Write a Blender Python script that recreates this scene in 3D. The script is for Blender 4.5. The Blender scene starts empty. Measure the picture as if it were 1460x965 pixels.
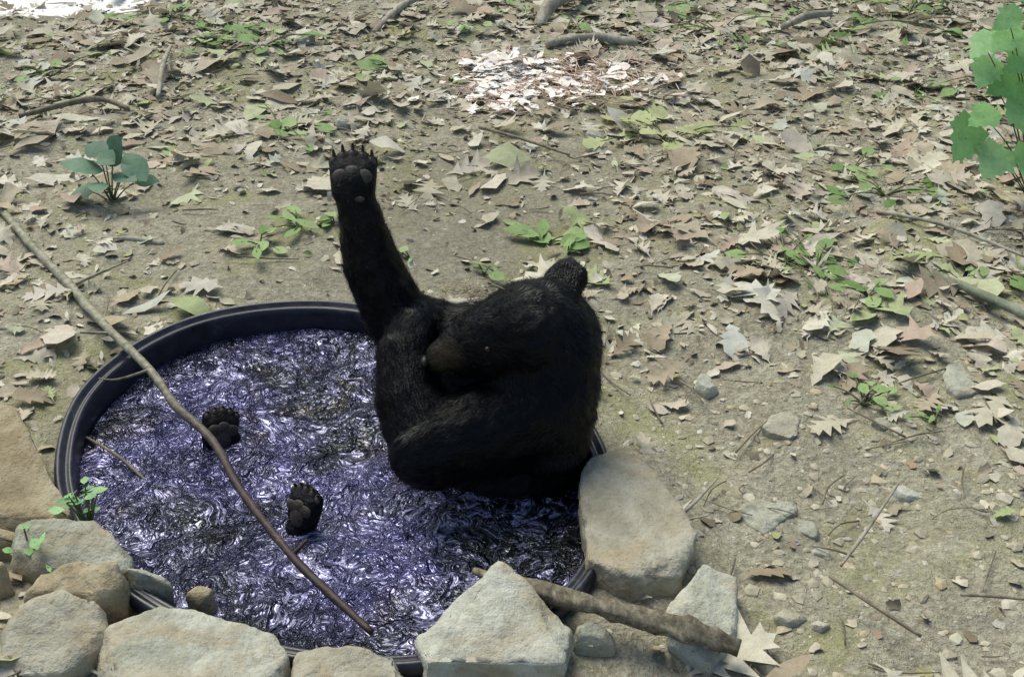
import bpy, bmesh, math, random
import numpy as np
from mathutils import Vector, Matrix, noise
random.seed(7); rng=np.random.default_rng(7)
sc=bpy.context.scene; col=sc.collection
sc.view_settings.view_transform='Standard'; sc.view_settings.look='None'; sc.view_settings.exposure=0

# ------------------------------------------------------------------ helpers
def link(o,parent=None):
    col.objects.link(o)
    if parent is not None: o.parent=parent
    return o
def mesh_obj(name,verts,faces,mat=None,smooth=False,parent=None):
    me=bpy.data.meshes.new(name)
    me.from_pydata([tuple(v) for v in verts] if not isinstance(verts,np.ndarray) else verts.tolist(),[],faces if not isinstance(faces,np.ndarray) else faces.tolist())
    me.update()
    if smooth: me.polygons.foreach_set('use_smooth',[True]*len(me.polygons))
    o=bpy.data.objects.new(name,me)
    if mat: me.materials.append(mat)
    return link(o,parent)
class M:
    def __init__(s,name):
        s.m=bpy.data.materials.new(name); s.m.use_nodes=True
        s.nt=s.m.node_tree; s.b=s.nt.nodes['Principled BSDF']; s.tc=s.nt.nodes.new('ShaderNodeTexCoord')
    def n(s,t,**k):
        nd=s.nt.nodes.new(t)
        for a,v in k.items():
            if hasattr(nd,a): setattr(nd,a,v)
        return nd
    def l(s,a,b): s.nt.links.new(a,b)
    def noise(s,scale,detail=4,rough=.6,dist=0,typ=None,vec=None,col=False):
        nd=s.n('ShaderNodeTexNoise')
        if typ: nd.noise_type=typ
        nd.inputs['Scale'].default_value=scale; nd.inputs['Detail'].default_value=detail
        nd.inputs['Roughness'].default_value=rough; nd.inputs['Distortion'].default_value=dist
        s.l(vec or s.tc.outputs['Object'],nd.inputs['Vector']); return nd.outputs['Color' if col else 'Fac']
    def ramp(s,fac,stops,interp='LINEAR'):
        r=s.n('ShaderNodeValToRGB'); e=r.color_ramp.elements; r.color_ramp.interpolation=interp
        while len(e)<len(stops): e.new(.5)
        for i,(p,c) in enumerate(stops):
            e[i].position=p; e[i].color=(c[0],c[1],c[2],1) if not isinstance(c,(int,float)) else (c,c,c,1)
        s.l(fac,r.inputs[0]); return r.outputs[0]
    def mix(s,fac,a,b,mode='MIX'):
        x=s.n('ShaderNodeMix'); x.data_type='RGBA'; x.blend_type=mode
        for v,i in ((fac,0),(a,6),(b,7)):
            if isinstance(v,(int,float)): x.inputs[i].default_value=v
            elif isinstance(v,tuple): x.inputs[i].default_value=(*v,1)
            else: s.l(v,x.inputs[i])
        return x.outputs[2]
    def math(s,op,a,b=0.0):
        x=s.n('ShaderNodeMath'); x.operation=op
        for v,i in ((a,0),(b,1)):
            if isinstance(v,(int,float)): x.inputs[i].default_value=v
            else: s.l(v,x.inputs[i])
        return x.outputs[0]
    def near(s,pt,r0,r1):
        d=s.n('ShaderNodeVectorMath'); d.operation='DISTANCE'; s.l(s.tc.outputs['Object'],d.inputs[0]); d.inputs[1].default_value=pt
        mr=s.n('ShaderNodeMapRange'); mr.inputs['From Min'].default_value=r1; mr.inputs['From Max'].default_value=r0; s.l(d.outputs['Value'],mr.inputs[0]); return mr.outputs[0]
    def bump(s,h,strength=.5,dist=.01,prev=None):
        b=s.n('ShaderNodeBump'); b.inputs['Strength'].default_value=strength; b.inputs['Distance'].default_value=dist
        s.l(h,b.inputs['Height'])
        if prev: s.l(prev,b.inputs['Normal'])
        return b.outputs[0]
    def out(s,color=None,rough=.9,normal=None,spec=.3,**k):
        if color is not None:
            if isinstance(color,tuple): s.b.inputs['Base Color'].default_value=(*color,1)
            else: s.l(color,s.b.inputs['Base Color'])
        if isinstance(rough,(int,float)): s.b.inputs['Roughness'].default_value=rough
        else: s.l(rough,s.b.inputs['Roughness'])
        s.b.inputs['Specular IOR Level'].default_value=spec
        if normal: s.l(normal,s.b.inputs['Normal'])
        for a,v in k.items(): s.b.inputs[a.replace('_',' ')].default_value=v
        return s.m

# ------------------------------------------------------------------ tank geometry parameters
TC=np.array([-.41,2.064]); TA,TB,TH=.70,.555,math.radians(132)
def rad(phi):
    a=phi-TH
    return TA*TB/np.sqrt((TB*np.cos(a))**2+(TA*np.sin(a))**2)
def tank_d(x,y):
    dx=x-TC[0]; dy=y-TC[1]
    return np.hypot(dx,dy)-rad(np.arctan2(dy,dx))
_w=[(rng.uniform(0,2*math.pi),k,rng.uniform(0,6.28)) for k in list(rng.uniform(.8,3,8))+list(rng.uniform(4,14,14))+list(rng.uniform(15,45,16))]
def gh(x,y):
    x=np.asarray(x,float);y=np.asarray(y,float)
    z=np.zeros_like(x)
    for a,k,p in _w:
        amp=.012/(1+.35*k)
        z+=amp*np.sin(k*(x*math.cos(a)+y*math.sin(a))+p+.6*np.sin(.7*k*(x*math.sin(a)-y*math.cos(a))+2*p))
    d=tank_d(x,y)
    return z*np.clip(d/.25,.15,1)-.004

# ------------------------------------------------------------------ materials
def ground_mat():
    m=M('forest_soil')
    n1=m.noise(1.3,5,.6); n2=m.noise(11,6,.7); n3=m.noise(70,5,.75); n4=m.noise(2.6,4,.6,.6); n5=m.noise(28,4,.7,1.0)
    base=m.ramp(n1,[(.3,(.29,.275,.19)),(.5,(.385,.365,.26)),(.7,(.47,.455,.345))])
    c2=m.ramp(n2,[(.3,(.18,.165,.11)),(.5,(.36,.34,.24)),(.72,(.56,.54,.42))])
    c=m.mix(.6,base,c2)
    c=m.mix(m.ramp(n5,[(.42,.5),(.55,0)]),c,(.16,.135,.09))
    c=m.mix(m.ramp(n3,[(.35,0),(.65,1)]),m.mix(.45,c,(.13,.115,.08)),m.mix(.35,c,(.67,.65,.51)))
    moss=m.ramp(n4,[(.50,0),(.66,.6)])
    c=m.mix(moss,c,(.30,.31,.12))
    v=m.n('ShaderNodeTexVoronoi'); v.inputs['Scale'].default_value=75; m.l(m.tc.outputs['Object'],v.inputs['Vector'])
    peb=m.ramp(v.outputs['Distance'],[(.18,1),(.34,0)])
    pc=m.mix(.85,v.outputs['Color'],(.46,.44,.34))
    sel=m.mix(1,peb,m.ramp(n2,[(.45,0),(.6,.8)]),'MULTIPLY')
    c=m.mix(sel,c,pc)
    at=m.n('ShaderNodeAttribute'); at.attribute_name='dark_soil'
    c=m.mix(at.outputs['Fac'],c,m.mix(.45,c,(.14,.13,.10)))
    nb=m.bump(n3,.9,.012); nb=m.bump(n2,.8,.03,nb); nb=m.bump(sel,.5,.008,nb)
    return m.out(c,.95,nb,.15)
def leaf_mat(name,stops,trans=0.0,rough=.7,veins=True):
    m=M(name); g=m.n('ShaderNodeNewGeometry')
    c=m.ramp(g.outputs['Random Per Island'],stops,'LINEAR')
    n=m.noise(35,4,.7); n2=m.noise(200,3,.6)
    c=m.mix(m.ramp(n,[(.35,.4),(.62,0)]),c,m.mix(1,c,(.5,.45,.37),'MULTIPLY'))
    if veins: c=m.mix(m.ramp(n2,[(.5,0),(.75,.3)]),c,(.10,.08,.05))
    nb=m.bump(n,.4,.006)
    mat=m.out(c,rough,nb,.3)
    if trans>0:
        tr=m.n('ShaderNodeBsdfTranslucent'); m.l(c,tr.inputs[0]); mx=m.n('ShaderNodeMixShader'); mx.inputs[0].default_value=trans
        o=m.nt.nodes['Material Output']; m.l(m.b.outputs[0],mx.inputs[1]); m.l(tr.outputs[0],mx.inputs[2]); m.l(mx.outputs[0],o.inputs[0])
    return mat
def rock_mat(name,c1,c2,c3):
    m=M(name)
    n1=m.noise(7,6,.65,.5); n2=m.noise(30,5,.7); n3=m.noise(120,3,.7); n4=m.noise(5,3,.6,1.2)
    c=m.ramp(n1,[(.32,c1),(.5,c2),(.68,c3)])
    c=m.mix(m.ramp(n4,[(.5,0),(.64,.5)]),c,(.33,.25,.14))
    c=m.mix(m.ramp(n2,[(.42,0),(.66,.5)]),c,m.mix(1,c,(.55,.5,.38),'MULTIPLY'))
    c=m.mix(m.ramp(n3,[(.55,0),(.8,.4)]),c,(.14,.13,.09))
    nb=m.bump(n2,.6,.012); nb=m.bump(n3,.4,.004,nb)
    return m.out(c,.85,nb,.25)
def bark_mat(name,c1,c2,c3,sc_=40,rough=.8):
    m=M(name); mp=m.n('ShaderNodeMapping'); mp.inputs['Scale'].default_value=(1,.35,1); m.l(m.tc.outputs['Object'],mp.inputs[0])
    n1=m.noise(sc_,6,.7,.4,vec=mp.outputs[0]); n2=m.noise(9,3,.6)
    c=m.ramp(n1,[(.3,c1),(.52,c2),(.7,c3)]); c=m.mix(m.ramp(n2,[(.45,0),(.65,.5)]),c,c1)
    return m.out(c,rough,m.bump(n1,.7,.006),.3)

# ------------------------------------------------------------------ ground (one sheet)
NA=720
ds=[-.02]; st=.02
while ds[-1]<260:
    ds.append(ds[-1]+st)
    if ds[-1]>4.6: st*=1.13
ds=np.array(ds); ph=np.linspace(0,2*math.pi,NA,endpoint=False)
R=rad(ph)
Xg=TC[0]+(R[None,:]+ds[:,None])*np.cos(ph)[None,:]; Yg=TC[1]+(R[None,:]+ds[:,None])*np.sin(ph)[None,:]
Zg=gh(Xg,Yg)
Zg[0,:]-=.03
V=np.stack([Xg.ravel(),Yg.ravel(),Zg.ravel()],1)
nr=len(ds); i=np.arange(nr-1)[:,None]; j=np.arange(NA)[None,:]; j2=(j+1)%NA
F=np.stack([(i*NA+j).ravel(),((i+1)*NA+j).ravel(),((i+1)*NA+j2).ravel(),(i*NA+j2).ravel()],1)
ground=mesh_obj('ground',V,F,ground_mat(),True)
def blob(x,y,cx,cy,rx,ry): return np.exp(-(((x-cx)/rx)**2+((y-cy)/ry)**2))
dark_soil=np.clip(.95*blob(V[:,0],V[:,1],-.22,3.15,.5,.45)+.5*blob(V[:,0],V[:,1],.1,3.7,.7,.3)+.7*np.exp(-(tank_d(V[:,0],V[:,1])/.06)**2),0,1)  # darker soil in two patches and in a ring round the tank
a=ground.data.attributes.new('dark_soil','FLOAT','POINT'); a.data.foreach_set('value',dark_soil.astype(np.float32))

# ------------------------------------------------------------------ leaves
def outline(kind):
    if kind==0: s=[(-.22,.008,0),(0,.02,0),(.14,.05,0),(.2,.24,.10),(.3,.07,0),(.42,.40,.14),(.52,.09,0),(.66,.40,.14),(.76,.10,0),(.86,.20,.08),(.92,.08,0),(1.02,0,0)]
    elif kind==1: s=[(-.12,.01,0),(0,.03,0),(.12,.18,0),(.3,.30,.02),(.5,.34,.02),(.7,.27,.02),(.87,.13,.01),(1,0,0)]
    elif kind==2: s=[(-.3,.008,0),(0,.05,-.06),(.1,.30,-.05),(.22,.18,0),(.32,.52,.16),(.45,.2,0),(.62,.30,.13),(.72,.14,0),(.85,.13,.05),(1,0,0)]
    elif kind==3: s=[(-.15,.01,0),(0,.03,0),(.15,.10,0),(.35,.16,.02),(.6,.17,.02),(.8,.10,.01),(1,0,0)]
    elif kind==4: s=[(-.2,.01,0),(0,.02,0),(.12,.14,.04),(.24,.10,0),(.38,.30,.08),(.48,.20,0),(.62,.38,.08),(.72,.26,0),(.86,.26,.05),(1,.05,0)]
    elif kind==6: s=[(-.25,.008,0),(0,.04,-.05),(.06,.34,-.09),(.16,.36,.0),(.24,.46,.03),(.30,.38,.03),(.40,.50,.10),(.48,.30,.03),(.60,.30,.08),(.68,.19,.03),(.8,.17,.05),(.86,.09,.02),(1.02,0,0)]
    else: s=[(0,.10,.05),(.25,.34,-.05),(.5,.25,.08),(.8,.30,-.05),(1,.08,0)]
    v=[];f=[]
    for k,(t,w,sh) in enumerate(s):
        v+=[(-w,t+sh),(0,t),(w,t+sh)]
        if k:
            b=3*(k-1); f+=[(b,b+1,b+4,b+3),(b+1,b+2,b+5,b+4)]
    return np.array(v),np.array(f)
OUT=[outline(k) for k in range(7)]
def leaves(name,pos,size,kinds,mat,tilt=.35,curl=.6,yaw=None,frames=None,parent=None):
    VV=[];FF=[];off=0
    n=len(pos)
    for k in range(n):
        v,f=OUT[kinds[k]]; s=size[k]; jit=.15 if frames is None else .05
        x=v[:,0]*random.uniform(.75,1.15)+v[:,0]*rng.uniform(-jit,jit,len(v)); t=v[:,1]-.4
        c1=random.uniform(-.4,1)*curl; c2=random.uniform(-.8,.6)*curl; c3=random.uniform(-.5,.5)*curl
        z=c1*x*x*1.8+c2*t*t*.6+c3*x*t*1.2+.03*np.sin(9*t+k)*curl
        z=z+.06*curl*np.sin(x*14+k)*np.abs(x)*2
        L=np.stack([x+.25*curl*math.sin(k*1.7)*t*t,t,z],1)*s
        if frames is not None:
            Rm=frames[k]
        else:
            yw=random.uniform(0,6.283) if yaw is None else yaw[k]
            from_e=Matrix.Rotation(yw,3,'Z')@Matrix.Rotation(random.gauss(0,tilt),3,'X')@Matrix.Rotation(random.gauss(0,tilt),3,'Y')
            Rm=np.array(from_e)
        W=L@Rm.T
        if frames is None:
            W[:,2]-=np.percentile(W[:,2],25)
        VV.append(W+pos[k]); FF.append(f+off); off+=len(v)
    return mesh_obj(name,np.concatenate(VV),np.concatenate(FF),mat,True,parent)

SUNLIT=[(-2.5,5.70,.80,.34,.02)]  # pale sheet standing in for sunlit ground
def density(x,y):
    d=np.full_like(x,.70)
    d+=.40*np.clip((y-3.6)/1.2,0,1)
    d+=.48*blob(x,y,1.2,3.0,.75,.8)+.3*blob(x,y,.75,3.6,.5,.7)
    d-=.66*blob(x,y,-.2,3.1,.68,.45)+.35*blob(x,y,.15,3.75,.5,.3)
    d-=.66*blob(x,y,.45,2.05,.45,.5)+.60*blob(x,y,.85,1.7,.7,.42)
    d-=.35*blob(x,y,.75,2.25,.4,.2)
    d-=.35*blob(x,y,-.95,3.0,.45,.35)
    d=np.clip(d,.07,1.25)
    for cx,cy,rx,ry,_ in SUNLIT: d=np.where(((x-cx)/(rx*1.1))**2+((y-cy)/(ry*1.1))**2<1,d*.3,d)
    return d
def scatter(n,y0=1.0,y1=8.2,pad=.7,power=1,tankgap=.03,yb=1.0):
    out=[]
    while len(out)<n:
        y=rng.uniform(y0,y1,4000); x=rng.uniform(-4.6,4.6,4000)
        nn=.5+.5*np.sin(3.1*x+1.3*np.sin(2.3*y))*np.sin(2.7*y+1.1*np.sin(3.3*x+1))
        dd=density(x,y)**power*(.65+.5*nn)
        ok=(np.abs(x)<.46*y+pad)&(tank_d(x,y)>tankgap)&(rng.uniform(0,1.25,4000)<dd)
        for a,b in zip(x[ok],y[ok]): out.append((a,b))
    out=np.array(out[:n]); z=gh(out[:,0],out[:,1])
    return np.column_stack([out,z])
litter_stops=[(0,(.27,.22,.15)),(.10,(.39,.33,.23)),(.22,(.49,.45,.34)),(.40,(.585,.56,.44)),(.52,(.43,.41,.30)),(.64,(.66,.64,.53)),(.75,(.53,.48,.39)),(.83,(.43,.33,.25)),(.89,(.54,.56,.49)),(.95,(.46,.50,.30)),(1,(.32,.40,.17))]
MLIT=leaf_mat('dry_leaves',litter_stops,trans=.12)
N=9400
P=scatter(N); P[:,2]+=rng.uniform(0,.012,N)
sz=rng.gamma(5.5,.0142,N).clip(.03,.17)
kn=rng.choice([0,0,0,4,4,1,2,3,5],N)
leaves('leaf_litter',P,sz,kn,MLIT,.22,.75)
N=24000
P=scatter(N,power=.6); P[:,2]+=rng.uniform(-.002,.005,N)
MFR=leaf_mat('leaf_crumbs',[(0,(.17,.14,.09)),(.3,(.34,.30,.21)),(.55,(.49,.46,.35)),(.8,(.62,.60,.48)),(.9,(.34,.25,.16)),(1,(.31,.37,.16))])
leaves('leaf_fragments',P,rng.uniform(.012,.04,N),rng.choice([5,5,1,3],N),MFR,.35,.8)
r2=np.random.default_rng(5); N=620  # sun patch on the litter, painted as near-white leaves
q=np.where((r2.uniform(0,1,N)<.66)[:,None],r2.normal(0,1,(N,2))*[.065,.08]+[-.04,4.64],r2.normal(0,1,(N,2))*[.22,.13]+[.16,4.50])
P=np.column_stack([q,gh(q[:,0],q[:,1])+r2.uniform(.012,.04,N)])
leaves('sunlit_leaves',P,r2.uniform(.03,.085,N),r2.choice([0,4,1,5,3],N),leaf_mat('sunlit_leaf',[(0,(.84,.80,.74)),(.4,(.93,.92,.88)),(.8,(.86,.75,.66)),(1,(.95,.94,.92))],trans=.1,veins=False),.16,.5)

# ------------------------------------------------------------------ pebbles
ico=bmesh.new(); bmesh.ops.create_icosphere(ico,subdivisions=1,radius=1)
iv=np.array([v.co[:] for v in ico.verts]); jf=np.array([[v.index for v in f.verts] for f in ico.faces]); ico.free()
def pebbles(name,n,smin,smax,mat,fn):
    VV=[];FF=[]
    for k in range(n):
        x,y=fn(); s=smin*(smax/smin)**(random.random()**2.8)
        v=iv*(1+rng.uniform(-.3,.3,(len(iv),1)))*np.array([1,random.uniform(.5,1),random.uniform(.2,.5)])*s
        a=random.uniform(0,6.28); ca,sa=math.cos(a),math.sin(a)
        v=np.stack([v[:,0]*ca-v[:,1]*sa,v[:,0]*sa+v[:,1]*ca,v[:,2]],1)
        VV.append(v+np.array([x,y,float(gh(x,y))])); FF.append(jf+k*len(iv))
    return mesh_obj(name,np.concatenate(VV),np.concatenate(FF),mat)
def pebfn():
    while True:
        if random.random()<.5: x,y=random.gauss(.75,.5),random.gauss(1.95,.4)
        else: x,y=random.uniform(-2.6,2.6),random.uniform(1.2,5.8)
        if float(tank_d(x,y))>.03 and y>.9: return x,y
MP=leaf_mat('pebble_stone',[(0,(.24,.22,.16)),(.4,(.40,.38,.28)),(.7,(.50,.48,.38)),(.85,(.42,.35,.22)),(1,(.54,.55,.48))])
pebbles('pebbles',4200,.003,.02,MP,pebfn)

# ------------------------------------------------------------------ tubes (branches, twigs)
def tube(pts,rads,seg=8,wob=.15,sub=6):
    P=[Vector(p) for p in pts]; out=[];rr=[]
    n=len(P)
    for k in range(n-1):
        p0=P[max(k-1,0)];p1=P[k];p2=P[k+1];p3=P[min(k+2,n-1)]
        for s in range(sub):
            t=s/sub
            out.append(.5*((2*p1)+(-p0+p2)*t+(2*p0-5*p1+4*p2-p3)*t*t+(-p0+3*p1-3*p2+p3)*t**3)); rr.append(rads[k]*(1-t)+rads[k+1]*t)
    out.append(P[-1]); rr.append(rads[-1])
    V=[];F=[];up=Vector((.1,.2,1))
    for k,p in enumerate(out):
        d=(out[min(k+1,len(out)-1)]-out[max(k-1,0)]).normalized(); s=d.cross(up)
        if s.length<1e-3: s=d.cross(Vector((1,0,0)))
        s.normalize(); u=s.cross(d)
        q=1+wob*noise.noise(p*30)
        for a in range(seg):
            an=2*math.pi*a/seg; r=rr[k]*q*(1+wob*noise.noise(p*14+Vector((a*3.1,0,0))))
            V.append(p+s*math.cos(an)*r+u*math.sin(an)*r)
    m=len(out)
    for k in range(m-1):
        for a in range(seg):
            b=(a+1)%seg; F.append((k*seg+a,k*seg+b,(k+1)*seg+b,(k+1)*seg+a))
    F.append(tuple(range(seg))[::-1]); F.append(tuple((m-1)*seg+a for a in range(seg)))
    return V,F
def merge(parts):
    V=[];F=[]
    for v,f in parts:
        o=len(V); V+=list(v); F+=[tuple(i+o for i in g) for g in f]
    return V,F
def branch(name,pts,rads,mat,parts=(),seg=9,wob=.2):
    V,F=merge([tube(pts,rads,seg,wob)]+[tube(p,r,6,.15,4) for p,r in parts])
    return mesh_obj(name,V,F,mat,True)
MB1=bark_mat('weathered_branch',(.14,.12,.085),(.33,.31,.24),(.48,.47,.39))
m=M('wet_branch'); g=m.n('ShaderNodeSeparateXYZ'); m.l(m.tc.outputs['Object'],g.inputs[0])
n1=m.noise(45,6,.7,.4); dry=m.ramp(n1,[(.3,(.10,.095,.06)),(.5,(.23,.225,.15)),(.7,(.40,.39,.30))]); wet=m.ramp(n1,[(.3,(.014,.008,.007)),(.55,(.035,.019,.016)),(.75,(.10,.075,.065))])
mr=m.n('ShaderNodeMapRange'); mr.inputs['From Min'].default_value=1.98; mr.inputs['From Max'].default_value=2.4; m.l(g.outputs[1],mr.inputs[0])
m.out(m.mix(mr.outputs[0],wet,dry),.55,m.bump(n1,.6,.006),.4)
branch('fallen_branch',[(-1.81,3.57,.03),(-1.60,3.27,.035),(-1.40,2.99,.05),(-1.215,2.76,.045),(-1.05,2.53,.062),(-.88,2.33,.055),(-.775,2.17,.06),(-.67,2.06,.045),(-.57,1.88,.05),(-.43,1.68,.05),(-.345,1.585,.045),(-.255,1.49,.04)],
       [.012,.0125,.012,.013,.0115,.0105,.0105,.010,.0095,.009,.0085,.006],m.m,
       [([(-1.215,2.76,.045),(-1.13,2.80,.07),(-1.08,2.86,.07)],[.005,.004,.002]),([(-.88,2.33,.055),(-.93,2.25,.08),(-.97,2.24,.09)],[.004,.003,.0015]),([(-.43,1.68,.05),(-.40,1.70,.075)],[.005,.003]),([(-1.02,2.49,.06),(-1.09,2.47,.075)],[.005,.003])])
branch('stick',[(1.14,3.26,.03),(1.3,3.13,.05),(1.5,2.95,.03)],[.006,.006,.004],MB1)
branch('stick',[(1.19,2.86,.03),(1.29,2.72,.035),(1.42,2.56,.03)],[.012,.014,.013],bark_mat('mossy_bark',(.09,.1,.06),(.22,.25,.17),(.36,.38,.30)))
branch('stick',[(1.23,5.18,.03),(1.36,5.28,.05),(1.49,5.36,.04)],[.016,.02,.014],MB1)
branch('stick',[(-.62,5.08,.03),(-.57,5.25,.05),(-.5,5.45,.06),(-.38,5.7,.05)],[.014,.016,.017,.016],MB1)
branch('twig',[(.285,1.70,.02),(.33,1.80,.03),(.38,1.86,.03),(.44,1.94,.03)],[.004,.005,.004,.002],MB1,[([(.33,1.80,.03),(.40,1.80,.05)],[.003,.002])])
branch('twig',[(.65,1.69,.015),(.72,1.78,.02),(.835,1.94,.02)],[.003,.004,.002],MB1)
branch('stick',[(-1.28,3.03,.02),(-1.16,3.07,.03),(-1.04,3.06,.02)],[.01,.012,.008],MB1)
MDK=bark_mat('dark_twig',(.08,.07,.05),(.20,.17,.12),(.33,.30,.22))
branch('twig',[(-.12,3.99,.02),(.03,3.86,.03),(.2,3.73,.02)],[.006,.006,.004],MDK)
branch('twig',[(.62,1.66,.015),(.69,1.57,.02),(.75,1.50,.02)],[.003,.004,.003],MDK)
branch('twig',[(.86,1.61,.015),(.93,1.60,.02),(1.02,1.585,.02)],[.003,.0035,.002],MDK)
branch('stick',[(-1.38,4.3,.02),(-1.42,4.55,.06),(-1.46,4.82,.05)],[.009,.012,.008],MB1)
branch('stick',[(-1.85,4.1,.02),(-1.6,4.2,.05),(-1.45,4.15,.03)],[.009,.012,.008],MDK)
branch('stick',[(.15,4.93,.03),(.34,4.99,.04),(.55,4.95,.03)],[.02,.024,.018],MB1)
branch('tree_root',[(.12,5.25,.0),(.17,5.42,.05),(.26,5.55,.07),(.38,5.75,.03)],[.025,.035,.035,.03],MB1)
branch('driftwood_log',[(-.075,1.655,.035),(.013,1.60,.045),(.085,1.572,.05),(.156,1.545,.05),(.25,1.515,.045),(.344,1.488,.035),(.41,1.462,.03)],[.007,.015,.019,.020,.021,.020,.013],
       bark_mat('rotten_wood',(.045,.036,.022),(.19,.17,.115),(.37,.345,.26),70),seg=16,wob=.55)
branch('twig',[(-1.0,2.17,-.03),(-.9,2.09,-.025),(-.82,2.02,-.04)],[.003,.004,.003],MDK)
parts=[]
for k in range(380):
    while True:
        y=random.uniform(1.3,6.2); x=random.uniform(-.5*y-.3,.5*y+.3)
        if float(tank_d(x,y))>.12: break
    a=random.uniform(0,6.28); L=random.uniform(.03,.16); z=float(gh(x,y))+.008
    p=[(x+math.cos(a)*L*s+random.gauss(0,.006),y+math.sin(a)*L*s+random.gauss(0,.006),z+random.uniform(0,.014)) for s in (-.5,0,.5)]
    r=random.uniform(.001,.0028); parts.append(tube(p,[r,r*1.1,r*.6],5,.1,3))
V,F=merge(parts); mesh_obj('scattered_twigs',V,F,MDK,True)
parts=[]
for k in range(360):
    x=random.gauss(.18,.24);y=random.gauss(4.52,.18)
    a=random.uniform(0,6.28);L=random.uniform(.05,.16);z=float(gh(x,y))+random.uniform(.01,.045)
    if ((x+.04)/.12)**2+((y-4.63)/.15)**2<1: z-=.02
    p=[(x+math.cos(a)*L*s,y+math.sin(a)*L*s,z+random.uniform(-.004,.012)) for s in (-.5,0,.5)]
    parts.append(tube(p,[.0015,.002,.001],4,0,2))
V,F=merge(parts); mesh_obj('pine_straw',V,F,bark_mat('red_straw',(.42,.28,.20),(.66,.50,.39),(.80,.70,.60)),True)

def sunlit_sheet(name,cx,cy,rx,ry,h=.012):  # near-white sheet, strong sunlight painted into its colour
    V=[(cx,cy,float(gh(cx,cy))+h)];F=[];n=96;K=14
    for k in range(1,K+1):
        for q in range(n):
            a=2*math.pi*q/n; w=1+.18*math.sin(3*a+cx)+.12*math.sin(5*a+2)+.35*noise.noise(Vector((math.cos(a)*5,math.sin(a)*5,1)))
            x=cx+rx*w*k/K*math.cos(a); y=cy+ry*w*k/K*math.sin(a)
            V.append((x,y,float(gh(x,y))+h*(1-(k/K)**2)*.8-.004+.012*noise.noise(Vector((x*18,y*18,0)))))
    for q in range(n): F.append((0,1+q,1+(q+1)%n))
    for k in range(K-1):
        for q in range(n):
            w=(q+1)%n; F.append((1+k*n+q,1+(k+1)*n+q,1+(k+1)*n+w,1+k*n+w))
    mm=M('sunlit_ground'); n1=mm.noise(60,5,.7); mesh_obj(name,V,F,mm.out(mm.ramp(n1,[(.3,(.66,.64,.58)),(.5,(.86,.85,.82))]),.95,mm.bump(n1,.4,.008),.2),True)
for s_ in SUNLIT: sunlit_sheet('sunlit_patch',*s_)

# ------------------------------------------------------------------ rocks
RM={'tan':rock_mat('tan_stone',(.26,.21,.125),(.38,.33,.215),(.43,.40,.29)),
    'grey':rock_mat('grey_stone',(.25,.26,.20),(.36,.37,.295),(.44,.45,.37)),
    'pale':rock_mat('pale_stone',(.32,.33,.265),(.43,.44,.365),(.52,.53,.45)),
    'brown':rock_mat('brown_stone',(.19,.15,.09),(.33,.28,.18),(.41,.37,.26)),
    'slab':rock_mat('slab_stone',(.28,.265,.20),(.37,.355,.275),(.43,.415,.33))}
def rock(poly,h,kind,z0=None,peak=None,name='rock',inset=.86):
    p=np.array(poly,float)
    if len(p)<=5:
        q=[]
        for k in range(len(p)):
            a,b=p[k],p[(k+1)%len(p)]; q.append(a+(b-a)*random.uniform(.05,.3)); q.append(a+(b-a)*random.uniform(.6,.9)+(a+b-2*p.mean(0))*random.uniform(-.05,.12))
        p=np.array(q)
    ymin,ymax=p[:,1].min(),p[:,1].max(); c=p.mean(0)
    pts=[]; tx,ty=random.uniform(-.35,.35),random.uniform(-.2,.35); ext=max(np.ptp(p[:,0]),.01)
    for x,y in p:
        fr=(y-ymin)/max(ymax-ymin,1e-4); yb=y-h*fr*.9
        pts.append((x,yb,-.03)); 
        pts.append((x+random.uniform(-.006,.006),yb,h*random.uniform(.15,.6)))
        hh=h*(random.uniform(.75,1.1)+tx*(x-c[0])/ext*2+ty*(fr-.5))
        if peak is not None: hh=h*(peak[0]+peak[1]*fr)*random.uniform(.92,1.08)
        pts.append((c[0]+(x-c[0])*inset*random.uniform(.84,1.05),c[1]+(yb-c[1])*inset*random.uniform(.84,1.05),hh))
    bm=bmesh.new(); vs=[bm.verts.new(q) for q in pts]
    bmesh.ops.convex_hull(bm,input=vs,use_existing_faces=False)
    for v in [v for v in bm.verts if not v.link_faces]: bm.verts.remove(v)
    bmesh.ops.dissolve_limit(bm,angle_limit=math.radians(6),verts=bm.verts,edges=bm.edges)
    bmesh.ops.bevel(bm,geom=list(bm.edges),offset=min(.003,h*.07),segments=1,affect='EDGES',clamp_overlap=True)
    bmesh.ops.triangulate(bm,faces=bm.faces)
    size=max(np.ptp(p[:,0]),.03)
    for _ in range(4):
        es=[e for e in bm.edges if e.calc_length()>max(.009,size*.035)]
        if not es: break
        bmesh.ops.subdivide_edges(bm,edges=es,cuts=1,use_grid_fill=False); bmesh.ops.triangulate(bm,faces=bm.faces)
    bm.normal_update()
    amp=min(.0085,size*.055)
    for v in bm.verts:
        q=v.co+Vector((c[0]*7,c[1]*5,0))
        v.co+=v.normal*(noise.noise(q*13)*amp+noise.noise(q*40)*amp*.5+noise.noise(q*110)*amp*.25)
    me=bpy.data.meshes.new(name); bm.to_mesh(me); bm.free()
    me.polygons.foreach_set('use_smooth',[True]*len(me.polygons))
    o=bpy.data.objects.new(name,me); me.materials.append(RM[kind]); link(o)
    o.location.z=z0 if z0 is not None else (float(gh(c[0],c[1])) if tank_d(c[0],c[1])>.05 else 0)
    return o
rock([(-1.33,2.22),(-1.206,2.204),(-1.08,2.16),(-1.02,2.03),(-.98,1.937),(-.895,1.80),(-.95,1.765),(-1.15,1.77),(-1.36,1.85)],.13,'tan',peak=(.45,.6))
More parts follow.
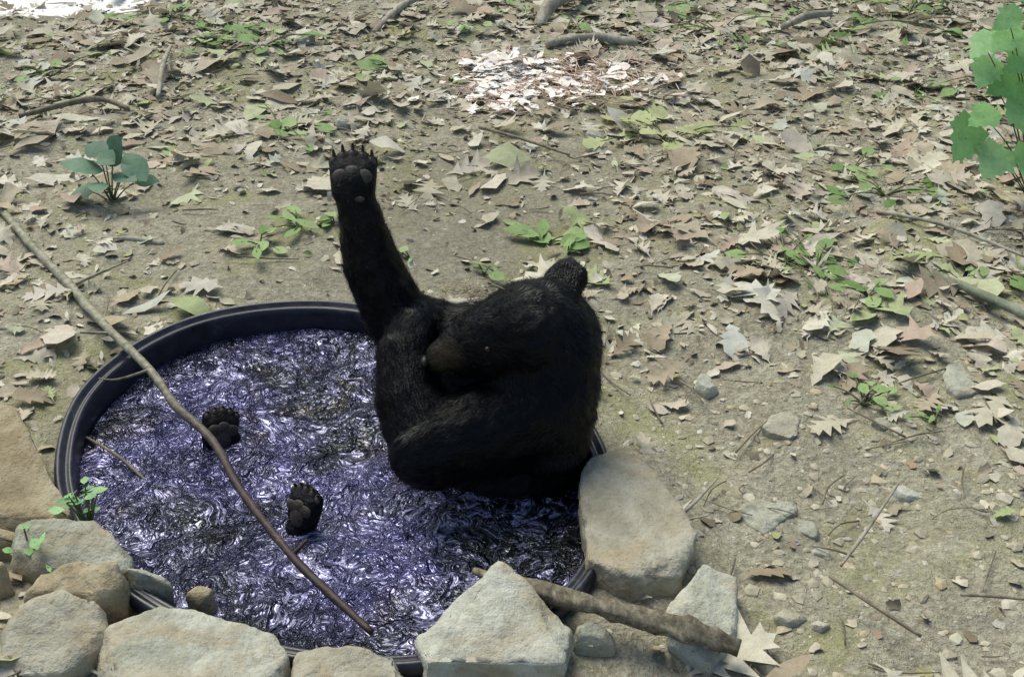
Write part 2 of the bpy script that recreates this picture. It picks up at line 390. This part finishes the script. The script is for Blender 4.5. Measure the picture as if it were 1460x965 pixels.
rock([(-1.16,2.02),(-1.12,1.99),(-1.115,1.93),(-1.12,1.86),(-1.17,1.85),(-1.19,1.95)],.15,'grey')
rock([(-.98,1.70),(-1.0,1.80),(-.93,1.835),(-.825,1.82),(-.75,1.73),(-.74,1.66),(-.83,1.62)],.085,'grey',peak=(.6,.4))
rock([(-.92,1.57),(-.91,1.67),(-.82,1.70),(-.73,1.66),(-.72,1.575),(-.765,1.54)],.08,'brown')
rock([(-.93,1.52),(-.915,1.585),(-.835,1.63),(-.755,1.59),(-.72,1.50),(-.79,1.40),(-.92,1.40)],.07,'slab',peak=(.6,.5))
rock([(-.765,1.535),(-.67,1.59),(-.578,1.575),(-.42,1.505),(-.385,1.44),(-.40,1.36),(-.50,1.31),(-.70,1.31)],.065,'pale',peak=(.9,.12),inset=.95)
rock([(-.725,1.625),(-.75,1.665),(-.70,1.69),(-.66,1.655),(-.645,1.605)],.06,'grey')
rock([(-.63,1.615),(-.60,1.65),(-.565,1.63),(-.58,1.585)],.025,'brown')
rock([(-.39,1.465),(-.34,1.49),(-.26,1.485),(-.19,1.455),(-.18,1.37),(-.38,1.35)],.06,'slab',peak=(.85,.2),inset=.92)
rock([(-.175,1.50),(-.107,1.60),(-.02,1.70),(.04,1.64),(.11,1.53),(.09,1.40),(-.15,1.40)],.10,'pale',peak=(.5,.55))
rock([(.11,1.54),(.14,1.565),(.19,1.54),(.18,1.49),(.12,1.49)],.045,'grey')
rock([(.145,1.68),(.147,1.96),(.175,2.04),(.237,2.105),(.30,2.02),(.33,1.90),(.37,1.76),(.33,1.65),(.23,1.62)],.046,'slab',name='slab_rock',inset=.99,peak=(.97,.03))
rock([(.285,1.53),(.30,1.63),(.375,1.735),(.445,1.695),(.42,1.52),(.36,1.45)],.06,'pale',peak=(.6,.5))
rock([(.475,1.905),(.525,1.95),(.58,1.94),(.625,1.955),(.62,1.92),(.53,1.83)],.016,'grey')
rock([(.455,2.40),(.495,2.45),(.515,2.36),(.475,2.33)],.025,'pale')
rock([(1.07,2.39),(1.09,2.43),(1.135,2.43),(1.125,2.28),(1.055,2.28)],.014,'grey')
rock([(.835,1.99),(.87,1.985),(.905,1.94),(.85,1.935)],.012,'pale')
rock([(.845,2.20),(.875,2.22),(.9,2.18),(.86,2.16)],.012,'grey')
rock([(.50,1.59),(.53,1.62),(.565,1.595),(.53,1.56)],.015,'grey')
rock([(.56,1.57),(.58,1.59),(.61,1.575),(.59,1.55)],.012,'pale')
rock([(.58,2.18),(.63,2.26),(.69,2.24),(.66,2.14)],.009,'slab')
rock([(.60,1.86),(.615,1.90),(.65,1.88),(.64,1.83)],.01,'grey')
rock([(-.66,4.04),(-.635,4.12),(-.60,4.10),(-.61,4.02)],.03,'pale')
rock([(.26,3.96),(.29,4.02),(.34,3.99),(.32,3.92)],.02,'grey')
rock([(-.98,5.0),(-.93,5.1),(-.86,5.05),(-.9,4.95)],.03,'pale')
rock([(-1.10,1.72),(-1.08,1.80),(-.99,1.80),(-.985,1.72)],.07,'brown')
rock([(-1.06,1.60),(-1.05,1.70),(-.97,1.70),(-.96,1.60)],.06,'tan')
rock([(-1.02,1.48),(-1.02,1.58),(-.95,1.58),(-.94,1.48)],.06,'brown')
rock([(-1.14,1.45),(-1.14,1.62),(-1.06,1.62),(-1.05,1.45)],.06,'grey')
rock([(.7,5.0),(.75,5.06),(.8,5.0),(.75,4.94)],.025,'pale')
rock([(1.15,4.7),(1.18,4.78),(1.24,4.74),(1.2,4.66)],.025,'grey')
for k in range(50):
    x=random.uniform(-2.2,2.4);y=random.uniform(1.7,5.6)
    if tank_d(np.array(x),np.array(y))<.12 or (abs(x+.1)<.5 and y<2.9) or abs(x)>.46*y: continue
    s=random.uniform(.008,.026)
    rock([(x-s,y),(x-s*.3,y+s*.9),(x+s*.9,y+s*.4),(x+s*.6,y-s*.7)],s*.35,random.choice(['pale','grey','slab','tan']))

# ------------------------------------------------------------------ tank + water
m=M('black_plastic'); n=m.noise(25,5,.7); n2=m.noise(5,3,.5)
c=m.ramp(n,[(.35,(.008,.009,.014)),(.6,(.020,.023,.034)),(.8,(.09,.09,.09))])
MT=m.out(c,m.ramp(n,[(.3,.25),(.8,.6)]),m.bump(n,.2,.003),.5)
prof=[(-.09,-.42),(-.05,-.40),(-.034,-.06),(-.031,.005),(-.030,.018),(-.026,.0235),(-.020,.0225),(-.016,.018),(-.011,.020),(-.006,.029),(.000,.033),(.006,.030),(.010,.022),(.011,.010),(.008,.0),(.002,-.006),(-.002,-.05),(-.02,-.41)]
NT=256; V=[];F=[]
for o,z in prof:
    for k in range(NT):
        p=2*math.pi*k/NT; r=float(rad(p))+o+.003*math.sin(5*p)+.0015*math.sin(11*p+2)
        V.append((TC[0]+r*math.cos(p),TC[1]+r*math.sin(p),z+.005*math.sin(3*p+1)))
for i in range(len(prof)-1):
    for k in range(NT):
        q=(k+1)%NT; F.append((i*NT+k,i*NT+q,(i+1)*NT+q,(i+1)*NT+k))
V.append((TC[0],TC[1],-.43)); 
for k in range(NT): F.append((k,len(V)-1,(k+1)%NT))
mesh_obj('stock_tank',V,F,MT,True)
def ripple(x,y):
    z=np.zeros_like(x)
    for cx,cy,k,a in [(-.05,1.92,70,.0018),(-.435,1.87,95,.0013),(-.683,2.178,90,.0013),(-.2,1.87,60,.0016),(.0,1.84,120,.0014)]:
        r=np.hypot(x-cx,y-cy); z+=a*np.sin(k*r)*np.exp(-r*2.6)
    w=np.random.default_rng(3)
    for _ in range(26):
        an=w.uniform(0,6.28);k=w.uniform(18,110);p=w.uniform(0,6.28)
        z+=.05/k*.55*np.sin(k*(x*math.cos(an)+y*math.sin(an))+p+1.6*np.sin(.35*k*(x*math.sin(an)-y*math.cos(an))+p*3))
    return z*.8
nrw=170;naw=460
fr=np.linspace(0,1,nrw)[1:]; pw=np.linspace(0,2*math.pi,naw,endpoint=False); Rw=rad(pw)-.034
xw=TC[0]+fr[:,None]*Rw[None,:]*np.cos(pw); yw=TC[1]+fr[:,None]*Rw[None,:]*np.sin(pw)
zw=ripple(xw,yw)-.040
V=np.stack([xw.ravel(),yw.ravel(),zw.ravel()],1).tolist()+[[TC[0],TC[1],float(ripple(np.array(TC[0]),np.array(TC[1])))-.040]]
F=[]
for i in range(nrw-2):
    for k in range(naw):
        q=(k+1)%naw; F.append((i*naw+k,(i+1)*naw+k,(i+1)*naw+q,i*naw+q))
for k in range(naw): F.append((len(V)-1,k,(k+1)%naw))
m=M('rippled_water')
wc=m.noise(5,3,.6,0,col=True); va=m.n('ShaderNodeVectorMath'); va.operation='MULTIPLY_ADD'; m.l(wc,va.inputs[0]); va.inputs[1].default_value=(.30,.30,.30); m.l(m.tc.outputs['Object'],va.inputs[2])
wc2=m.noise(13,3,.55,0,vec=va.outputs[0],col=True); vb=m.n('ShaderNodeVectorMath'); vb.operation='MULTIPLY_ADD'; m.l(wc2,vb.inputs[0]); vb.inputs[1].default_value=(.11,.11,.11); m.l(va.outputs[0],vb.inputs[2])
nz=m.noise(11,4,.56,.5,vec=vb.outputs[0]); nC=m.noise(3.0,4,.6,.8); nD=m.noise(8,3,.6,.5); nE=m.noise(6,4,.6,1.0)
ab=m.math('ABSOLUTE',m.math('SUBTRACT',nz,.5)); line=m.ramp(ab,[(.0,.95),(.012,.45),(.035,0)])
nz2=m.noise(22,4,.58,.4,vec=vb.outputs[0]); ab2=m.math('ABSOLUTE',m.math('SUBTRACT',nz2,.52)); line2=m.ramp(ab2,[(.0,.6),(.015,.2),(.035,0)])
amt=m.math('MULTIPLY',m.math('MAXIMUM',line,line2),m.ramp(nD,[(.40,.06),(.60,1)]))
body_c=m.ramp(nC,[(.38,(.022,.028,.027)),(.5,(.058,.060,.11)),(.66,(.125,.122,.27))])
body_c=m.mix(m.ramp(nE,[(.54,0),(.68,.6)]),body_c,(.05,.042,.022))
c=m.mix(amt,body_c,(.54,.53,.82))  # pale lavender lines put the ripple glints into the base colour
nb=m.bump(nz,1.0,.085); nb=m.bump(nz2,.5,.018,nb)
m.l(m.math('SUBTRACT',.75,m.math('MULTIPLY',amt,.5)),m.b.inputs['Metallic'])
m.out(c,m.math('ADD',.09,m.math('MULTIPLY',amt,.3)),nb,.7)
mesh_obj('water',V,F,m.m,True)

# ------------------------------------------------------------------ bear
bear=bpy.data.objects.new('black_bear',None); link(bear)
def v3(*a): return np.array(a,float)
caps=[ # p0,r0,p1,r1 (proximal -> distal)
 (v3(.053,2.114,.262),.145,v3(.055,2.105,.255),.142),
 (v3(.06,2.07,.19),.133,v3(.053,2.10,.25),.135),
 (v3(.085,2.03,.06),.083,v3(.061,2.05,.13),.123),
 (v3(.100,2.03,.02),.066,v3(.095,2.05,.12),.092),
 (v3(.02,2.075,.312),.112,v3(-.045,2.065,.302),.086),
 (v3(-.045,2.065,.302),.080,v3(-.110,2.055,.290),.050),
 (v3(-.110,2.055,.290),.050,v3(-.150,2.047,.276),.036),
 # far arm, raised
 (v3(-.02,2.2,.20),.11,v3(-.15,2.235,.195),.088),
 (v3(-.15,2.235,.195),.088,v3(-.258,2.232,.255),.074),
 (v3(-.258,2.232,.255),.074,v3(-.313,2.273,.37),.066),
 (v3(-.313,2.273,.37),.066,v3(-.329,2.295,.435),.055),
 (v3(-.329,2.295,.435),.055,v3(-.345,2.321,.505),.044),
 (v3(-.345,2.321,.505),.044,v3(-.350,2.340,.545),.046),
 # chest / shoulders
 (v3(-.02,2.10,.12),.13,v3(-.10,2.12,.13),.12),
 (v3(.0,2.03,.10),.10,v3(-.08,2.01,.10),.09),
 (v3(.06,1.99,-.03),.030,v3(.09,2.0,.0),.045),
 # near arm, folded
 (v3(.02,2.01,.15),.100,v3(-.172,1.948,.112),.092),
 (v3(-.172,1.948,.112),.091,v3(-.220,2.03,.175),.076),
 (v3(-.220,2.03,.175),.076,v3(-.235,2.105,.235),.062),
 (v3(-.235,2.105,.235),.060,v3(-.222,2.16,.258),.056),
 # submerged trunk and hind legs
 (v3(.04,2.10,-.05),.13,v3(-.22,2.06,-.24),.145),
 (v3(-.22,2.06,-.24),.145,v3(-.42,2.05,-.26),.13),
 (v3(-.42,2.10,-.24),.09,v3(-.62,2.17,-.18),.06),
 (v3(-.62,2.17,-.18),.06,v3(-.675,2.18,-.06),.04),
 (v3(-.40,1.98,-.24),.09,v3(-.50,1.88,-.18),.06),
 (v3(-.50,1.88,-.18),.06,v3(-.45,1.875,-.06),.04)]
def unit(v): v=np.array(v,float); return v/np.linalg.norm(v)
def paw_parts(c,u,nrm,sc_=1.0,fore=True):
    u=unit(u); nrm=unit(np.array(nrm)-np.dot(nrm,u)*u); s=np.cross(u,nrm)
    A=lambda a,b,d: c+sc_*(a*s+b*u+d*nrm)
    cp=[(A(-.018,-.035,-.004),.031*sc_,A(-.022,.008,-.004),.031*sc_),(A(.018,-.035,-.004),.031*sc_,A(.022,.008,-.004),.031*sc_),(A(0,-.03,-.006),.032*sc_,A(0,.015,-.006),.031*sc_)]
    toes=[]
    for k,(a,b) in enumerate([(-.042,.030),(-.022,.041),(0,.045),(.022,.041),(.042,.030)]):
        cp.append((A(a*.8,.0,-.006),.016*sc_,A(a,b,-.004),.0135*sc_)); toes.append((a,b))
    return cp,toes,A,s,u,nrm
paws=[]
for args in [((-.350,2.340,.562),(0,.50,.86),(.05,-.86,.5),1.0),
             ((-.683,2.178,-.005),(.10,.45,.85),(.55,-.75,.35),.84),
             ((-.437,1.872,.018),(.22,.30,.95),(-.55,-.8,.2),.78)]:
    c,u,nn,s_=args; paws.append((paw_parts(np.array(c),u,nn,s_),s_))
for (pp,s_) in paws: caps+=pp[0]
def capsule_mesh(p0,r0,p1,r1):
    d=p1-p0; L=max(np.linalg.norm(d),1e-6); d=d/L
    up=np.array([0,0,1.]) if abs(d[2])<.9 else np.array([1.,0,0]); a=np.cross(d,up); a/=np.linalg.norm(a); b=np.cross(a,d)
    V=[];F=[];S=20;rings=[]
    for k in range(8): 
        t=-math.pi/2+ (k+.5)/8*math.pi/2; rings.append((p0+d*r0*math.sin(t),r0*math.cos(t)))
    for k in range(4): rings.append((p0+d*L*(k/3),r0+(r1-r0)*k/3))
    for k in range(8):
        t=(k+.5)/8*math.pi/2; rings.append((p1+d*r1*math.sin(t),r1*math.cos(t)))
    for c,r in rings:
        for q in range(S):
            an=2*math.pi*q/S; V.append(c+a*math.cos(an)*r+b*math.sin(an)*r)
    for k in range(len(rings)-1):
        for q in range(S):
            w=(q+1)%S; F.append((k*S+q,k*S+w,(k+1)*S+w,(k+1)*S+q))
    F.append(tuple(range(S))[::-1]); F.append(tuple((len(rings)-1)*S+q for q in range(S)))
    return V,F
ears=[(v3(.132,2.197,.396),unit([.60,.30,.72]),unit([-.45,-.75,.5])),(v3(.050,2.020,.388),unit([-.02,-.45,.9]),unit([-.85,-.4,.2]))]
parts=[capsule_mesh(*c) for c in caps]
for ei,(c,up,fn) in enumerate(ears):
    s=unit(np.cross(up,fn)); 
    for a,b in [(-.023,-.006),(.023,-.006),(0,.004),(0,-.02),(-.015,.003),(.015,.003)]:
        if ei: a*=.8;b=b*.8-.006
        parts.append(capsule_mesh(c+a*s+b*up,.021 if ei==0 else .016,c+a*s+(b-.03)*up,.025 if ei==0 else .02))
V,F=merge(parts)
body=mesh_obj('body',np.array(V),F,None,True,bear)
md=body.modifiers.new('r','REMESH'); md.mode='VOXEL'; md.voxel_size=.0048; md.use_smooth_shade=True
md=body.modifiers.new('s','SMOOTH'); md.iterations=6; md.factor=.5
dg=bpy.context.evaluated_depsgraph_get(); me2=bpy.data.meshes.new_from_object(body.evaluated_get(dg)); body.modifiers.clear(); body.data=me2
MUZ=(-.140,2.005,.295)
m=M('black_fur'); n=m.noise(90,4,.7); n2=m.noise(6,3,.6)
c=m.mix(m.ramp(n2,[(.4,0),(.7,1)]),(.002,.002,.003),(.003,.005,.006))
c=m.mix(m.near(MUZ,.02,.055),c,(.028,.022,.012))
MF=m.out(c,.5,m.bump(n,.6,.01),.15); me2.materials.clear(); me2.materials.append(MF)
me2.polygons.foreach_set('use_smooth',[True]*len(me2.polygons))
nv=len(me2.vertices); co=np.empty(nv*3); me2.vertices.foreach_get('co',co); co=co.reshape(-1,3)
nrmv=np.empty(nv*3); me2.vertices.foreach_get('normal',nrmv); nrmv=nrmv.reshape(-1,3)
dsp=np.array([noise.noise(Vector(p)*22)*.004+noise.noise(Vector(p)*60)*.002 for p in co])
pawc=np.array([p[0][2](0,0.005,0) for p in paws])
dp=np.min(np.linalg.norm(co[:,None,:]-pawc[None],axis=2),axis=1)
dsp*=np.clip((dp-.06)/.04,0,1)
co=co+nrmv*dsp[:,None]; me2.vertices.foreach_set('co',co.ravel()); me2.update()
np_=len(me2.polygons); pc=np.empty(np_*3); me2.polygons.foreach_get('center',pc); pc=pc.reshape(-1,3)
pn=np.empty(np_*3); me2.polygons.foreach_get('normal',pn); pn=pn.reshape(-1,3)
ok=np.where(pc[:,2]>-.05)[0]
NS=80000
idx=rng.choice(ok,NS); B=pc[idx]+rng.normal(0,.0022,(NS,3)); Nn=pn[idx]
best=np.full(NS,1e9); D=np.zeros((NS,3))
for k,(p0,r0,p1,r1) in enumerate(caps):
    d=p1-p0; L2=max(d@d,1e-9); t=np.clip(((B-p0)@d)/L2,0,1); q=p0+t[:,None]*d
    dist=np.linalg.norm(B-q,axis=1)-(r0+(r1-r0)*t); dd=unit(d) if L2>1e-4 else v3(.5,-.1,-.8)
    if k in (4,5,6): dd=-dd
    if k in (0,1,2,3): dd=unit(v3(.35,-.15,-.9))
    sel=dist<best; best[sel]=dist[sel]; D[sel]=dd
lock=np.array([[noise.noise(Vector(p)*38),noise.noise(Vector(p)*38+Vector((9,0,0))),noise.noise(Vector(p)*38+Vector((0,9,0)))] for p in B])
D+=rng.normal(0,.11,(NS,3))+lock*.8; D-=Nn*np.sum(D*Nn,axis=1)[:,None]; D/=np.linalg.norm(D,axis=1)[:,None]+1e-9
dpaw=np.min(np.linalg.norm(B[:,None,:]-pawc[None],axis=2),axis=1)
keep=dpaw>.055*rng.uniform(.85,1.3,NS); 
Ls=rng.uniform(.010,.021,NS)*np.clip(dpaw/.12,.35,1)
muz=np.linalg.norm(B-v3(-.14,2.045,.285),axis=1); Ls*=np.clip(muz/.12,.3,1)
ear=np.minimum(np.linalg.norm(B-ears[0][0],axis=1),np.linalg.norm(B-ears[1][0],axis=1)); Ls*=np.where(ear<.05,.45,1)
wetness=np.clip((.16-B[:,2])/.2,0,1); Ls*=1-.2*wetness
B,Nn,D,Ls=B[keep],Nn[keep],D[keep],Ls[keep]; n_=len(B)
Sd=np.cross(D,Nn); wd=.0007
P0=B-Nn*.001; P1=B+(D*.8+Nn*.22)*(Ls*.55)[:,None]; P2=B+(D*1.0+Nn*.22)*Ls[:,None]
VV=np.stack([P0-Sd*wd,P0+Sd*wd,P1-Sd*wd*.7,P1+Sd*wd*.7,P2],1).reshape(-1,3)
b=np.arange(n_)*5
FF=[ (x,x+1,x+3,x+2) for x in b.tolist()]+[(x+2,x+3,x+4) for x in b.tolist()]
m=M('fur_strands'); g=m.n('ShaderNodeNewGeometry'); c=m.ramp(g.outputs['Random Per Island'],[(0,(.001,.001,.002)),(.7,(.002,.003,.004)),(1,(.004,.007,.008))])
c=m.mix(m.near(MUZ,.02,.055),c,(.036,.028,.015))
mesh_obj('fur',VV,FF,m.out(c,.4,None,.17),True,bear)
m=M('paw_pad'); n=m.noise(120,4,.7); MPAD=m.out(m.ramp(n,[(.3,(.022,.018,.015)),(.6,(.055,.045,.038)),(.8,(.10,.085,.07))]),.6,m.bump(n,.5,.002),.3)
MCL=M('claw').out((.03,.028,.026),.3,None,.6)
def ell(c,ax,bx,cx,ra,rb,rc):
    V=[];F=[];S=18;Tn=10
    for i in range(1,Tn):
        t=math.pi*i/Tn
        for q in range(S):
            p=2*math.pi*q/S; V.append(c+ax*ra*math.sin(t)*math.cos(p)+bx*rb*math.sin(t)*math.sin(p)+cx*rc*math.cos(t))
    for i in range(Tn-2):
        for q in range(S):
            w=(q+1)%S; F.append((i*S+q,i*S+w,(i+1)*S+w,(i+1)*S+q))
    V.append(c+cx*rc);V.append(c-cx*rc);n=len(V)
    for q in range(S):
        w=(q+1)%S; F.append((n-2,w,q)); F.append((n-1,(Tn-2)*S+q,(Tn-2)*S+w))
    return V,F
pads=[];claws=[]
for (pp,s_),fore in zip(paws,(1,0,0)):
    cp,toes,A,s,u,nn=pp; cl=1.0 if fore else .6
    for a,b in toes:
        pads.append(ell(A(a*.98,b-.002,.0055),s,u,nn,.0100*s_,.0115*s_,.006*s_))
        base=A(a,b+.006,.0); 
        pts=[base,base+s_*cl*(.010*u+.006*nn),base+s_*cl*(.016*u+.015*nn),base+s_*cl*(.016*u+.025*nn)]
        claws.append(tube([tuple(p) for p in pts],[.0045*s_,.004*s_,.0028*s_,.0006],8,0,4))
    for a,b,ra,rb in [(-.022,-.006,.022,.018),(0,.000,.022,.019),(.022,-.006,.022,.018)]:
        pads.append(ell(A(a,b,.023),s,u,nn,ra*s_,rb*s_,.008*s_))
    if not fore:
        pads.append(ell(A(0,-.03,.022),s,u,nn,.026*s_,.03*s_,.010*s_))
    else:
        pads.append(ell(A(0,-.022,.022),s,u,nn,.034,.020,.0085)); pads.append(ell(A(.014,-.056,.026),s,u,nn,.014,.009,.008))
V,F=merge(pads); mesh_obj('paw_pads',V,F,MPAD,True,bear)
V,F=merge(claws); mesh_obj('claws',V,F,MCL,True,bear)
V,F=merge([ell(v3(-.184,2.036,.270),v3(1,0,0),v3(0,1,0),v3(0,0,1),.010,.017,.012)]); mesh_obj('nose',V,F,M('nose_skin').out((.006,.006,.006),.5,None,.3),True,bear)
V,F=merge([ell(v3(-.050,1.986,.332),v3(1,0,0),v3(0,1,0),v3(0,0,1),.007,.007,.007)]); mesh_obj('eye',V,F,M('eye_brown').out((.010,.006,.004),.35,None,.3),True,bear)
parts=[]
for k in range(44):
    p=np.array([-.080+random.gauss(0,.028),2.12+random.gauss(0,.014),.392+random.gauss(0,.008)])
    a=random.uniform(0,6.28);L=random.uniform(.02,.06)
    q=[tuple(p+L*s_*np.array([math.cos(a),.3*math.sin(a),.35*math.sin(a)])+rng.normal(0,.004,3)) for s_ in (-.5,0,.5)]
    parts.append(tube(q,[.0009,.0012,.0006],4,0,3))
V,F=merge(parts); mesh_obj('dry_grass',V,F,M('straw').out((.36,.30,.21),.8),True,bear)

# ------------------------------------------------------------------ plants
def frame(fwd,up):
    f=Vector(fwd).normalized(); u=Vector(up); u=(u-f*u.dot(f)).normalized(); s=f.cross(u)
    return np.array([[s.x,f.x,u.x],[s.y,f.y,u.y],[s.z,f.z,u.z]])
def green(name,c1,c2,c3): return leaf_mat(name,[(0,c1),(.5,c2),(1,c3)],trans=.3,rough=.5,veins=False)
G_B=green('bright_leaf',(.24,.50,.17),(.31,.58,.23),(.38,.64,.31)); G_D=green('blue_green_leaf',(.08,.17,.11),(.12,.24,.15),(.17,.31,.20)); G_Y=green('weed_leaf',(.19,.32,.10),(.26,.41,.14),(.36,.48,.21))
MST=bark_mat('green_stem',(.06,.07,.03),(.12,.15,.06),(.2,.22,.12))
def plant(name,base,tips,size,kind,mat,curl=.35,face=(0,-.5,.85),droop=False):
    e=bpy.data.objects.new(name,None); link(e); parts=[];pos=[];fr=[];ks=[]
    base=Vector(base)
    for t in tips:
        t=Vector(t); mid=base.lerp(t,.5)+Vector((0,0,.25*(t-base).length*.4)); parts.append(tube([base,mid,t],[.003,.0022,.0014],5,0,4))
        d=Vector((t.x-base.x,t.y-base.y,0)); 
        if d.length<1e-3: d=Vector((random.uniform(-1,1),random.uniform(-1,1),0))
        d.normalize()
        if droop: d=d*.8+Vector((random.gauss(0,.45),-.55,-.5))
        else: d+=Vector((random.gauss(0,.4),random.gauss(0,.4),random.uniform(-.25,.25)))
        fu=Vector(face)+Vector((random.gauss(0,.25),random.gauss(0,.2),0))
        pos.append(np.array(t)); fr.append(frame(d,fu)); ks.append(kind if isinstance(kind,int) else random.choice(kind))
    V,F=merge(parts); mesh_obj('stem',V,F,MST,True,e)
    leaves('foliage',np.array(pos),[size*random.uniform(.7,1.15) for _ in pos],ks,mat,curl=curl,frames=fr,parent=e)
    return e
plant('maple_sapling',(1.68,3.40,0),[(1.452,3.35,.61),(1.55,3.37,.63),(1.52,3.35,.485),(1.425,3.36,.45),(1.54,3.33,.353),(1.445,3.35,.307),(1.395,3.33,.245),(1.486,3.30,.187),(1.594,3.3,.188),(1.405,3.37,.528),(1.60,3.34,.43),(1.58,3.34,.28),(1.64,3.36,.53),(1.68,3.3,.32),(1.7,3.35,.57),(1.50,3.36,.41),(1.47,3.36,.55)],.145,[6],G_B,curl=.22,face=(0,-.75,.66),droop=True)
plant('broadleaf_seedling',(-1.29,3.38,0),[(-1.276,3.36,.17),(-1.34,3.35,.14),(-1.19,3.35,.15),(-1.25,3.38,.19),(-1.35,3.33,.07),(-1.16,3.34,.10),(-1.22,3.32,.12),(-1.29,3.3,.10),(-1.31,3.4,.18)],.12,1,G_D)
def weed(x,y,r,n,sz,mat=G_Y,kind=[1,3],name='weed_plant',h=.05):
    z=float(gh(x,y))
    plant(name,(x,y,z),[(x+random.gauss(0,r),y+random.gauss(0,r),z+random.uniform(.35,1.2)*h) for _ in range(n)],sz,kind,mat,face=(0,-.2,1))
for a in [(-.862,4.05,.09,11,.10),(-1.232,5.1,.12,15,.11),(-1.085,4.9,.1,10,.10),(-.499,4.68,.07,9,.09),(-.645,3.16,.05,6,.085),(-.75,3.05,.05,6,.07),(.10,3.14,.06,7,.09),(.168,3.05,.02,4,.08),(-.081,2.92,.03,4,.06),(.871,2.9,.1,12,.06),(.80,2.97,.08,9,.06),(.85,2.27,.06,11,.04),(.97,2.715,.05,7,.06),(1.201,3.384,.07,9,.07),(-1.585,5.32,.1,11,.10),(.95,5.2,.2,11,.09),(1.5,5.3,.2,14,.10),(1.9,5.5,.2,14,.10),(1.15,3.6,.05,5,.06),(-.3,3.0,.03,4,.05),(1.35,2.9,.05,6,.06),(.75,5.6,.1,8,.08),(1.0,2.2,.03,5,.035),(-.55,3.2,.03,4,.06),(2.0,4.6,.15,11,.10),(.3,5.3,.08,8,.08),(-.2,5.2,.06,6,.07),(1.6,4.4,.08,7,.07),(-1.9,4.6,.08,7,.07),(.05,5.6,.08,8,.09)]:
    weed(*a,h=.03)
weed(.56,3.9,.13,14,.12,green('yellow_leaf',(.44,.49,.23),(.50,.55,.27),(.58,.60,.34)),[0,4],'oak_sprig',.04)
weed(.46,4.08,.07,6,.1,green('yellow_leaf2',(.44,.49,.23),(.50,.55,.27),(.58,.60,.34)),[0,4],'oak_sprig',.03)
weed(-.87,1.80,.022,20,.032,G_B,h=.10); weed(-.95,1.70,.025,16,.032,G_B,h=.10)

# ------------------------------------------------------------------ unseen trees added for dark shapes in the water's reflection
el=math.radians(58); az=math.radians(-35)
S=np.array([math.sin(az)*math.cos(el),math.cos(az)*math.cos(el),math.sin(el)])
NL=5000; VV=[];FF=[];cnt=0
cl=[(random.uniform(-9,9),random.uniform(10.5,15),random.uniform(1.8,6.8),random.uniform(.7,1.4)) for _ in range(46)]
for k in range(NL):
    cx,cy,cz,cr=random.choice(cl); p=np.array([cx,cy,cz])+rng.normal(0,.45,3)*cr*np.array([1,.8,.7])
    if p[2]<.3: continue
    s_=random.uniform(.2,.42)
    a=unit(rng.normal(0,1,3)); b_=unit(np.cross(a,rng.normal(0,1,3))); a=a*s_*.5; b_=b_*s_*.35
    VV+=[p-a,p-a*.2+b_,p+a,p-a*.2-b_]; FF.append((cnt,cnt+1,cnt+2,cnt+3)); cnt+=4
mesh_obj('unseen_foliage',np.array(VV),FF,leaf_mat('unseen_leaf',[(0,(.04,.08,.03)),(.5,(.07,.13,.04)),(1,(.11,.19,.07))]))
MTR=bark_mat('unseen_bark',(.06,.05,.04),(.14,.12,.10),(.24,.22,.19),12)
for (x,y,r) in [(-3.2,10.6,.2),(.8,11.6,.25),(3.8,10.4,.16),(-1.2,14,.22),(5.5,13,.25),(-6,11.5,.25),(2.2,13.5,.2)]:
    ps=[((x,y,-.1),(x+.05,y,.6),(x+.1,y+.1,3),(x+.2,y+.1,6),(x+.3,y+.2,8)),[r*1.35,r,r*.85,r*.6,r*.2]]
    pr=[]
    for q in range(6):
        h=random.uniform(3,6.5);a=random.uniform(0,6.28);L=random.uniform(1,2.2)
        pr.append(([(x+.15,y+.1,h),(x+.15+math.cos(a)*L*.5,y+math.sin(a)*L*.5,h+.5),(x+.15+math.cos(a)*L,y+math.sin(a)*L,h+.9)],[r*.3,r*.2,.02]))
    V,F=merge([tube(ps[0],ps[1],14,.12)]+[tube(p,r_,7,.1,4) for p,r_ in pr]); mesh_obj('unseen_tree',V,F,MTR,True)

# ------------------------------------------------------------------ light, sky, camera
w=bpy.data.worlds.new('World'); sc.world=w; w.use_nodes=True; nt=w.node_tree; bg=nt.nodes['Background']
sky=nt.nodes.new('ShaderNodeTexSky'); sky.sky_type='NISHITA'; sky.sun_disc=False; sky.sun_elevation=el; sky.sun_rotation=az; sky.dust_density=2.0
nt.links.new(sky.outputs[0],bg.inputs[0]); bg.inputs[1].default_value=.15
ld=bpy.data.lights.new('sun','SUN'); ld.energy=3.8; ld.angle=math.radians(42); ld.color=(1,.965,.82)
lo=bpy.data.objects.new('sun',ld); link(lo); lo.rotation_euler=Vector(-S).to_track_quat('-Z','Y').to_euler()
cd=bpy.data.cameras.new('camera'); cd.sensor_width=36; cd.lens=36*1640/1460; cd.clip_end=1000; cd.clip_start=.05
cam=bpy.data.objects.new('camera',cd); link(cam); cam.location=(0,0,1.6); cam.rotation_euler=(math.radians(90-32),0,0); sc.camera=cam
